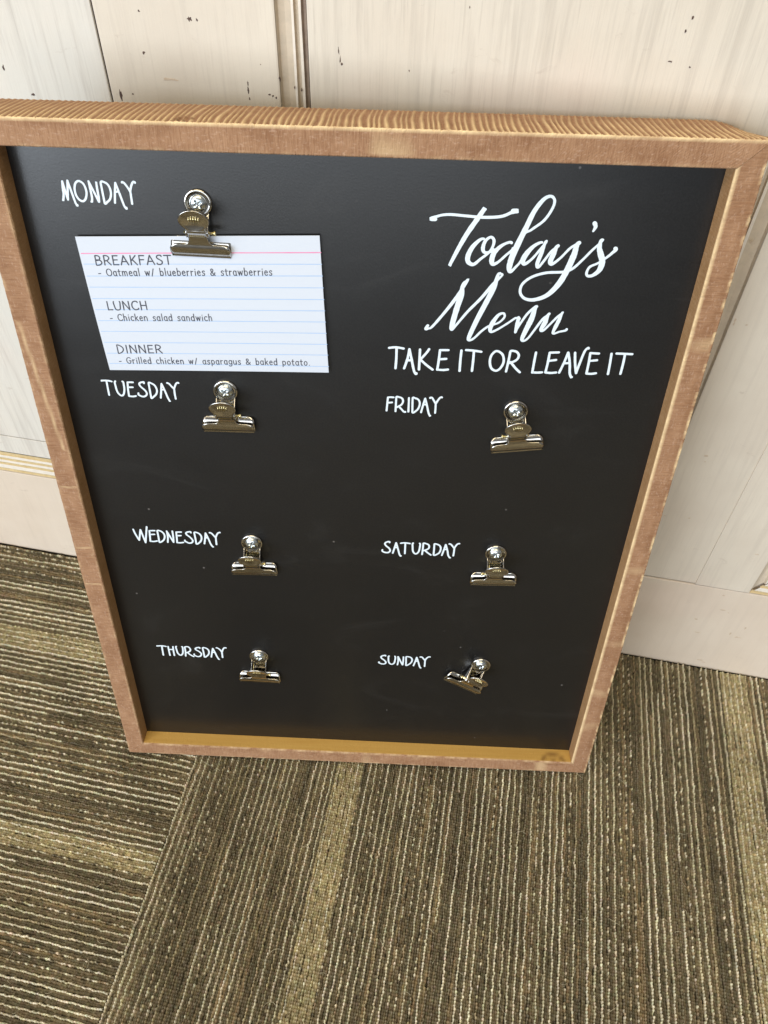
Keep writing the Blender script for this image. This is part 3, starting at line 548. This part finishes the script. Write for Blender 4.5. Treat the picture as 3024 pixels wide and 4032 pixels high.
def ribbon(V, F, pts, z, zf=None, jit=.0, caps=6, ramp=.00003):
    """pts (x,y,w) in metres"""
    n = len(pts); b = len(V)
    for i, (x, y, wd) in enumerate(pts):
        a = pts[max(0, i-1)]; c = pts[min(n-1, i+1)]
        tx, ty = c[0]-a[0], c[1]-a[1]; l = math.hypot(tx, ty) or 1; tx /= l; ty /= l
        h = wd/2*(1+jit*noise.noise(Vector((x*1500, y*1500, 1))))
        zz = (z if zf is None else z+zf(x, y)) + ramp*i/n
        V.append((x-ty*h, y+tx*h, zz)); V.append((x+ty*h, y-tx*h, zz))
        if i in (0, n-1):
            sg = -1 if i == 0 else 1
            arc = []
            for k in range(1, caps):
                an = math.pi*k/caps
                ca, sa = math.cos(an), math.sin(an)
                arc.append((x-ty*h*ca+sg*tx*h*sa, y+tx*h*ca+sg*ty*h*sa, zz))
            if i == 0: arc0 = (arc, b)
            else: arc1 = (arc, len(V)-2)
    for i in range(n-1): F.append((b+2*i+1, b+2*i+3, b+2*i+2, b+2*i))
    for (arc, r), sg in ((arc0, -1), (arc1, 1)):
        c0 = len(V); V.extend(arc); ids = [r]+list(range(c0, c0+len(arc)))+[r+1]
        F.append(tuple(ids) if sg < 0 else tuple(ids[::-1]))
for word, strokes in LET.items():
    V = []; F = []
    for i, st in enumerate(strokes):
        pts = catmull([(p[0]/1000, p[1]/1000, p[2]/1000*.98) for p in st], 8)
        ribbon(V, F, pts, PD+.00008+.00005*(i % 5), jit=.10)
    link('lettering', pyd(V, F), M['ink'], board, label='white hand-lettered words ' + word.replace("'", ''))

# ------------------------------------------------------------------ bulldog clips
def solid(o, th, off=1):
    m = o.modifiers.new('thick', 'SOLIDIFY'); m.thickness = th; m.offset = off; return o
def plate(rows, cols=12, cup=None):
    """rows: (b, d, halfwidth[, xshift]) in mm -> grid"""
    V = []; F = []
    for r in rows:
        for j in range(cols+1):
            s = -1+2*j/cols; x = r[2]*s; d = r[1]
            if cup: d += cup(r, s)
            V.append((x/1000, r[0]/1000, d/1000))
    k = cols+1
    for i in range(len(rows)-1):
        for j in range(cols): F.append((i*k+j, i*k+j+1, (i+1)*k+j+1, (i+1)*k+j))
    return V, F
def smooth_rows(R, per=4):
    out = []
    for p in catmull([tuple(r[:3]) for r in R], per): out.append(p)
    return out
def merge(parts):
    V = []; F = []
    for v_, f_ in parts:
        b = len(V); V += v_; F += [tuple(b+i for i in q) for q in f_]
    return V, F
def tube(path, rad, seg=8, capped=True):
    V = []; F = []; n = len(path); path = [Vector(p) for p in path]
    up = Vector((.3, .1, 1)).normalized()
    for i, p in enumerate(path):
        t = (path[min(n-1, i+1)]-path[max(0, i-1)]).normalized()
        a = t.cross(up).normalized(); c = t.cross(a)
        for j in range(seg):
            an = 2*math.pi*j/seg; V.append(tuple(p+(a*math.cos(an)+c*math.sin(an))*rad))
    for i in range(n-1):
        for j in range(seg): F.append((i*seg+j, i*seg+(j+1) % seg, (i+1)*seg+(j+1) % seg, (i+1)*seg+j))
    if capped: F.append(tuple(range(seg))[::-1]); F.append(tuple((n-1)*seg+j for j in range(seg)))
    return V, F
def disc(cx, cy, R, z, prof, seg=36):
    V = []; F = []
    for (r, h) in prof:
        for j in range(seg):
            a = 2*math.pi*j/seg; V.append(((cx+r*math.cos(a))/1000, (cy+r*math.sin(a))/1000, (z+h)/1000))
    for i in range(len(prof)-1):
        for j in range(seg): F.append((i*seg+j, i*seg+(j+1) % seg, (i+1)*seg+(j+1) % seg, (i+1)*seg+j))
    return V, F
CLIP = {}
def clip_meshes():
    # back plate
    wing = [(-16.6, .6, 5.6), (-17.0, .6, 6.0), (-17.2, .6, 8.0), (-17.4, .6, 13.0), (-17.8, .9, 14.3), (-18.5, 1.5, 15.0), (-19.6, 2.1, 15.4), (-21.2, 2.4, 15.5), (-23.2, 2.3, 15.6), (-25.2, 1.9, 15.6), (-26.5, 1.9, 15.5), (-26.9, 1.8, 15.4)]
    neck = [(-5.0, .6, 5.3), (-9, .6, 5.2), (-13, .6, 5.2), (-16.6, .6, 5.6)]
    rim = [(7.0, .1), (6.9, .9), (6.5, 1.25), (6.0, 1.1), (5.3, .75), (4.4, .65), (2.0, .6), (.05, .6)]
    ear = []
    for sx in (-1, 1):
        x = sx*5.35
        E = [(-2.6, .9), (-4.6, 2.8), (-8.0, 5.6), (-11.0, 8.6), (-13.4, 9.2), (-15.2, 8.0), (-15.8, 5.0), (-16.4, .7)]
        V = [(x/1000, b/1000, d/1000) for b, d in E] + [(x/1000, b/1000, .0007) for b, d in E]
        k = len(E); F = [(i, i+1, k+i+1, k+i) for i in range(k-1)]
        ear.append((V, F))
    V, F = merge([plate(wing, 20), plate(neck, 8), disc(0, 0, 7, 0, rim)] + ear)
    CLIP['back_plate'] = (pyd(V, F), 'nickel', .0005)
    # front plate with jaw, neck, lever
    rows = [(-27.3, 2.7, 15.2), (-26.7, 2.4, 15.3), (-26.0, 2.8, 15.4), (-25.0, 3.7, 15.5), (-23.6, 4.5, 15.5), (-22.2, 4.9, 15.4), (-21.1, 5.0, 15.0), (-20.5, 5.0, 14.1), (-20.1, 5.0, 12.4), (-19.85, 5.05, 7.6), (-19.3, 5.2, 5.9), (-18, 5.7, 5.2), (-16, 6.7, 4.8), (-14, 8.0, 4.7), (-12.2, 9.6, 4.7), (-10.4, 11.0, 4.6)]
    neckrows = rows
    LV = []; ex, ey = 7.7, 5.9
    c0 = (-4.9, 12.9); dr = (.955, .295)
    for i in range(13):
        th = math.pi*(i/12); s = -math.cos(th)*ey
        hw = max(ex*math.sin(th), .05 if i == 12 else (4.0 if i == 0 else 0))
        if i < 3: hw = max(hw, 4.4)
        LV.append((c0[0]+dr[0]*s, c0[1]+dr[1]*s, hw, s))
    def cup(r, s):
        q = min(1, abs(s)); e = 0
        if len(r) > 3:
            rr = min(1, math.hypot(s*r[2]/ex, r[3]/ey))
            e = .9*(rr**2) - .9 + (.5 if rr < .35 else 0)*0
        return e
    lever = plate(LV, 12, lambda r, s: cup(r, s))
    fear = []
    for sx in (-1, 1):
        x = sx*4.7
        E = [(-8.6, 11.6), (-11.2, 10.3), (-13.5, 8.4), (-16.5, 6.4)]
        G = [(-9.6, 9.4), (-11.4, 4.8), (-14.2, 4.6), (-16.3, 5.6)]
        V = [(x/1000, b/1000, d/1000) for b, d in E] + [(x/1000, b/1000, d/1000) for b, d in G]
        fear.append((V, [(i, i+1, 4+i+1, 4+i) for i in range(3)]))
    CLIP['front_jaw'] = (pyd(*merge([plate(neckrows, 20)] + fear)), 'nickel', .0005)
    CLIP['lever'] = (pyd(*lever), 'nickel', .0006)
    bars = []
    nrm = Vector((0, -dr[1], dr[0]))
    for i in range(5):
        x = -2.4+1.2*i; hl = 1.1 if i in (0, 4) else 1.7
        P = []
        for s in (-hl, 0, hl):
            p = Vector((x, c0[0]+dr[0]*s, c0[1]+dr[1]*s)) + nrm*(-.15)
            P.append(p/1000)
        bars.append(tube(P, .00032, 6))
    CLIP['embossed_mark'] = (pyd(*merge(bars)), 'brassy', 0)
    # pin and spring
    pv = (-13.0, 6.4)
    CLIP['pin'] = (pyd(*merge([tube([(-.0070, pv[0]/1000, pv[1]/1000), (.0086, pv[0]/1000, pv[1]/1000)], .0008, 10),
                               tube([(.0082, pv[0]/1000, pv[1]/1000), (.0092, pv[0]/1000, pv[1]/1000)], .0014, 12)])), 'brassy', 0)
    path = []
    turns = 8
    for i in range(turns*14+1):
        a = 2*math.pi*i/14; path.append((-.0040+.0080*i/(turns*14), (pv[0]+2.1*math.cos(a))/1000, (pv[1]+2.1*math.sin(a))/1000))
    path = [(-.0040, -.0065, .0012)] + path + [(.0040, -.0210, .0020)]
    CLIP['spring'] = (pyd(*tube(path, .00042, 6)), 'brassy', 0)
    # screw: pan head with cross recess
    V = []; F = []; N = 48; rings = [4.25, 4.2, 3.9, 3.4, 2.9, 2.5, 2.2, 1.9, 1.6, 1.3, 1.0, .7, .45, .25, .02]
    for r in rings:
        for j in range(N):
            a = 2*math.pi*j/N; x, y = r*math.cos(a), r*math.sin(a)
            z = .8+2.0*math.sqrt(max(0, 1-(r/4.3)**2))
            if r == 4.25: z = .6
            V.append((x/1000, y/1000, z/1000))
    for i in range(len(rings)-1):
        for j in range(N): F.append((i*N+j, i*N+(j+1) % N, (i+1)*N+(j+1) % N, (i+1)*N+j))
    sm = pyd(V, F)
    for vv in sm.vertices:
        x, y = vv.co.x*1000, vv.co.y*1000; r = math.hypot(x, y)
        d = min(abs(x), abs(y))
        if r < 2.3 and d < .52: vv.co.z -= .0011*min(1, (2.4-r)/1.0)
    CLIP['screw'] = (sm, 'zinc', 0)
clip_meshes()
def make_clip():
    root = empty('bulldog_clip')
    for k in ('back_plate', 'front_jaw', 'lever', 'embossed_mark', 'pin', 'spring', 'screw'):
        me, mt, th = CLIP[k]
        o = link(k, me, M[mt], root, smooth=True)
        if th: solid(o, th, 0)
        if k == 'screw':
            o['label'] = 'domed cross-head screw'
    return root
proto = make_clip()
def copy_tree(o, parent=None):
    c = o.copy(); COL.objects.link(c)
    if parent: c.parent = parent
    for ch in o.children:
        d = ch.copy(); COL.objects.link(d); d.parent = c
    return c
G = 'bulldog clips screwed to the menu board'
spots = [(105.0, 453.2, -.02, 1, 'bulldog clip right of MONDAY gripping the lined card'),
         (108.9, 344.1, .01, 1, 'empty bulldog clip right of TUESDAY, just under the lined card'),
         (115.9, 226.7, .02, 1, 'empty bulldog clip right of WEDNESDAY'),
         (113.2, 113.3, -.02, 1, 'empty bulldog clip right of THURSDAY, lowest in its column'),
         (278.1, 337.7, .14, -1, 'empty bulldog clip right of FRIDAY, slightly tilted'),
         (278.6, 226.2, .025, -1, 'empty bulldog clip right of SATURDAY'),
         (279.6, 114.2, -.53, -1, 'bulldog clip swung askew to the left beside SUNDAY')]
for i, (a, b, rz, mir, lb) in enumerate(spots):
    c = proto if i == 0 else copy_tree(proto)
    loc = BM @ Matrix.Translation((a/1000, b/1000, PD)) @ Matrix.Rotation(rz, 4, 'Z')
    c.matrix_world = loc
    c['label'] = lb; c['category'] = 'clip'; c['group'] = G
    for ch in c.children:
        if ch.name.startswith('screw'): ch.rotation_euler = (0, 0, .5+i*.37)
        if ch.name.startswith('pin') and mir < 0: ch.rotation_euler = (0, math.pi, 0); ch.location = (0, 0, 2*.0064)

# ------------------------------------------------------------------ index card
def settle(a, bb):
    t = (bb-355)/80
    return a-(1.0-.6*(a-40)/126)*t*.9, bb-.9*t, 1.15+.75*t
CA, CB, CC, CD = [Vector(settle(*q))/1000 for q in ((40.42, 435.21), (166.33, 440.14), (169.53, 360.07), (43.52, 355.79))]
ex_ = (CB-CA).normalized(); ez_ = ex_.cross((CA-CD)).normalized(); ey_ = ez_.cross(ex_)
cm = Matrix(((ex_.x, ey_.x, ez_.x, CD.x), (ex_.y, ey_.y, ez_.y, CD.y), (ex_.z, ey_.z, ez_.z, CD.z), (0, 0, 0, 1)))
CMI = cm.inverted()
card_w = BM @ Matrix.Translation((0, 0, PD)) @ cm
card = empty('index_card', card_w, 'white lined index card with handwritten-style meals held by the MONDAY clip', 'card')
corners = [CMI @ p for p in (CD, CC, CB, CA)]
def bend(x, y):
    return .0005*math.sin(math.pi*min(1, max(0, y/.08))) + .0012*(x/.126)**2*(1-min(1, max(0, y/.08)))
N1, N2 = 24, 14; V = []; F = []
for k, off in ((0, .00013), (1, -.00013)):
    for i in range(N1+1):
        for j in range(N2+1):
            s, t = i/N1, j/N2
            p = (corners[0]*(1-s)+corners[1]*s)*(1-t) + (corners[3]*(1-s)+corners[2]*s)*t
            V.append((p.x, p.y, bend(p.x, p.y)+off))
K = (N1+1)*(N2+1)
for i in range(N1):
    for j in range(N2):
        q = (i*(N2+1)+j, (i+1)*(N2+1)+j, (i+1)*(N2+1)+j+1, i*(N2+1)+j+1); F.append(q); F.append(tuple(K+x for x in q[::-1]))
def side(ids):
    for a, b in zip(ids[:-1], ids[1:]): F.append((a, b, K+b, K+a))
side([i*(N2+1) for i in range(N1+1)][::-1]); side([i*(N2+1)+N2 for i in range(N1+1)]); side([j for j in range(N2+1)]); side([N1*(N2+1)+j for j in range(N2+1)][::-1])
sheet = link('card_sheet', pyd(V, F), M['card'], card)
def toc(a, b):
    """board mm -> card local"""
    p = CMI @ (Vector(settle(a, b))/1000); return p.x, p.y
def rule(bl, br, mat, wd):
    xa, ya = toc(41.5+(435-bl)*.038, bl); xb, yb = toc(166.6+(440-br)*.04, br)
    pts = [(xa+(xb-xa)*i/30, ya+(yb-ya)*i/30, wd) for i in range(31)]
    V = []; F = []; ribbon(V, F, pts, .00016, bend, jit=.3, caps=2); link('ruled_line', pyd(V, F), M[mat], card)
rule(426.2, 431.2, 'red', .00048)
for bl, br in [(420.35, 424.88), (413.64, 418.46), (407.35, 411.8), (400.71, 405.13), (394.15, 398.54), (387.47, 391.93), (380.87, 385.08), (373.92, 378.21), (366.95, 371.44), (360.21, 364.05)]:
    rule(bl, br, 'blue', .00040)
# single-stroke lettering; cap height 1, x-height .66
A8 = lambda cx, cy, rx, ry, a0=0, a1=360, n=10: [(cx+rx*math.cos(math.radians(a0+(a1-a0)*i/n)), cy+ry*math.sin(math.radians(a0+(a1-a0)*i/n))) for i in range(n+1)]
GL = {
 'B': (.62, [[(.06, 0), (.10, 1)], [(.08, .98), (.38, .98), (.5, .78), (.38, .54), (.1, .52)], [(.1, .52), (.46, .5), (.6, .26), (.42, .02), (.06, .01)]]),
 'R': (.64, [[(.06, 0), (.10, 1)], [(.08, .98), (.40, .98), (.54, .76), (.38, .52), (.1, .48)], [(.28, .48), (.62, 0)]]),
 'E': (.56, [[(.06, 0), (.09, 1)], [(.09, .98), (.52, .98)], [(.08, .52), (.46, .53)], [(.06, .02), (.52, .02)]]),
 'A': (.72, [[(.02, 0), (.34, 1)], [(.34, 1), (.68, 0)], [(.14, .34), (.56, .34)]]),
 'K': (.62, [[(.06, 0), (.08, 1)], [(.54, 1), (.08, .42)], [(.22, .56), (.60, 0)]]),
 'F': (.54, [[(.06, 0), (.09, 1)], [(.09, .98), (.52, .98)], [(.08, .52), (.46, .53)]]),
 'S': (.56, [[(.50, .86), (.34, 1.0), (.12, .92), (.10, .70), (.30, .52), (.50, .34), (.46, .08), (.24, 0), (.04, .14)]]),
 'T': (.66, [[(.02, .98), (.64, .98)], [(.34, .98), (.32, 0)]]),
 'L': (.50, [[(.08, 1), (.06, .02)], [(.06, .02), (.48, .02)]]),
 'U': (.68, [[(.06, 1), (.06, .4), (.14, .08), (.34, 0), (.54, .1), (.60, .4), (.62, 1)]]),
 'N': (.70, [[(.06, 0), (.08, 1)], [(.08, 1), (.62, 0)], [(.62, 0), (.62, 1)]]),
 'C': (.66, [[(.62, .84), (.44, 1.0), (.18, .90), (.05, .58), (.08, .26), (.28, .02), (.5, .04), (.64, .18)]]),
 'H': (.68, [[(.08, 0), (.08, 1)], [(.60, 0), (.60, 1)], [(.08, .5), (.60, .5)]]),
 'D': (.68, [[(.07, 0), (.09, 1)], [(.08, .98), (.4, .92), (.62, .62), (.58, .3), (.36, .05), (.06, .01)]]),
 'I': (.22, [[(.10, 0), (.12, 1)]]),
 'O': (.80, [A8(.40, .50, .36, .50, 90, 450)]),
 'G': (.72, [[(.64, .86), (.44, 1.0), (.18, .90), (.05, .58), (.08, .26), (.28, .02), (.5, .04), (.62, .3), (.64, .46)], [(.40, .46), (.68, .47)]]),
 'a': (.52, [A8(.24, .33, .20, .33, 30, 330), [(.44, .66), (.43, .15), (.50, 0)]]),
 'b': (.54, [[(.08, 1.08), (.07, 0)], A8(.27, .33, .20, .33, 150, -150)]),
 'c': (.46, [A8(.26, .33, .21, .33, 45, 315)]),
 'd': (.54, [A8(.24, .33, .20, .33, 30, 330), [(.45, 1.08), (.46, 0)]]),
 'e': (.50, [[(.07, .36), (.43, .38), (.36, .60), (.22, .66), (.07, .48), (.06, .24), (.20, .01), (.44, .10)]]),
 'g': (.52, [A8(.24, .36, .19, .30, 30, 330), [(.44, .66), (.46, .1), (.40, -.22), (.20, -.30), (.06, -.20)]]),
 'h': (.54, [[(.08, 1.08), (.07, 0)], [(.07, .42), (.22, .64), (.40, .56), (.44, 0)]]),
 'i': (.20, [[(.10, .64), (.10, 0)], [(.10, .88), (.11, .92)]]),
 'k': (.50, [[(.08, 1.08), (.07, 0)], [(.42, .64), (.08, .28)], [(.18, .38), (.46, 0)]]),
 'l': (.20, [[(.10, 1.08), (.10, 0)]]),
 'm': (.82, [[(.07, .66), (.07, 0)], [(.07, .46), (.22, .64), (.36, .55), (.38, 0)], [(.38, .46), (.54, .64), (.68, .54), (.70, 0)]]),
 'n': (.54, [[(.07, .66), (.07, 0)], [(.07, .44), (.24, .64), (.42, .54), (.44, 0)]]),
 'o': (.54, [A8(.27, .33, .21, .33, 90, 450)]),
 'p': (.54, [[(.07, .64), (.07, -.30)], A8(.27, .33, .20, .33, 150, -150)]),
 'r': (.40, [[(.07, .66), (.07, 0)], [(.07, .40), (.18, .60), (.36, .62)]]),
 's': (.44, [[(.38, .56), (.24, .67), (.09, .56), (.14, .40), (.34, .26), (.34, .06), (.18, 0), (.05, .09)]]),
 't': (.40, [[(.18, .92), (.16, .16), (.24, .01), (.34, .04)], [(.02, .64), (.36, .65)]]),
 'u': (.54, [[(.07, .66), (.08, .16), (.20, .01), (.38, .12), (.44, .30)], [(.45, .66), (.46, 0)]]),
 'w': (.70, [[(.04, .66), (.18, .02)], [(.18, .02), (.34, .60)], [(.34, .60), (.50, .02)], [(.50, .02), (.66, .66)]]),
 '/': (.50, [[(.08, -.06), (.40, 1.0)]]),
 '-': (.44, [[(.06, .34), (.36, .36)]]),
 '.': (.24, [[(.10, .04), (.11, .05)]]),
 '&': (.74, [[(.66, .42), (.50, .14), (.28, 0), (.08, .12), (.10, .34), (.38, .62), (.40, .86), (.24, .96), (.12, .80), (.22, .54), (.44, .24), (.66, 0)]]),
 ' ': (.42, []),
}
def textline(s, p0, p1, cap, wd, label, gap=.16):
    tot = sum(GL[c][0]+gap for c in s)-gap
    (xa, ya), (xb, yb) = toc(*p0), toc(*p1)
    L = math.hypot(xb-xa, yb-ya); ux, uy = (xb-xa)/L, (yb-ya)/L; k = L/tot
    V = []; F = []; cur = 0; n = 0
    for ch in s:
        wdt, st = GL[ch]
        for q in st:
            j = rnd.uniform(-.012, .012)
            pts = []
            for (gx, gy) in q:
                X = (cur+gx)*k; Y = (gy+j)*cap
                pts.append((xa+ux*X-uy*Y, ya+uy*X+ux*Y, wd))
            ribbon(V, F, catmull(pts, 5), .00020+.00002*(n % 4), bend, jit=.12, caps=4, ramp=.00001); n += 1
        cur += wdt+gap
    link('lettering', pyd(V, F), M['pencil'], card, label=label)
H1 = .0050; H2 = .0038
textline('BREAKFAST', (48.3, 420.1), (88.9, 421.9), H1, .00064, 'grey word BREAKFAST')
textline('- Oatmeal w/ blueberries & strawberries', (48.7, 414.0), (141.1, 417.8), H2, .00048, 'grey line about oatmeal')
textline('LUNCH', (49.9, 394.2), (71.9, 395.25), H1, .00064, 'grey word LUNCH')
textline('- Chicken salad sandwich', (50.0, 387.7), (106.6, 389.95), H2, .00048, 'grey line about a sandwich')
textline('DINNER', (50.2, 367.3), (75.9, 368.4), H1, .00064, 'grey word DINNER')
textline('- Grilled chicken w/ asparagus & baked potato.', (49.9, 360.5), (159.2, 364.3), H2, .00048, 'grey line about grilled chicken')
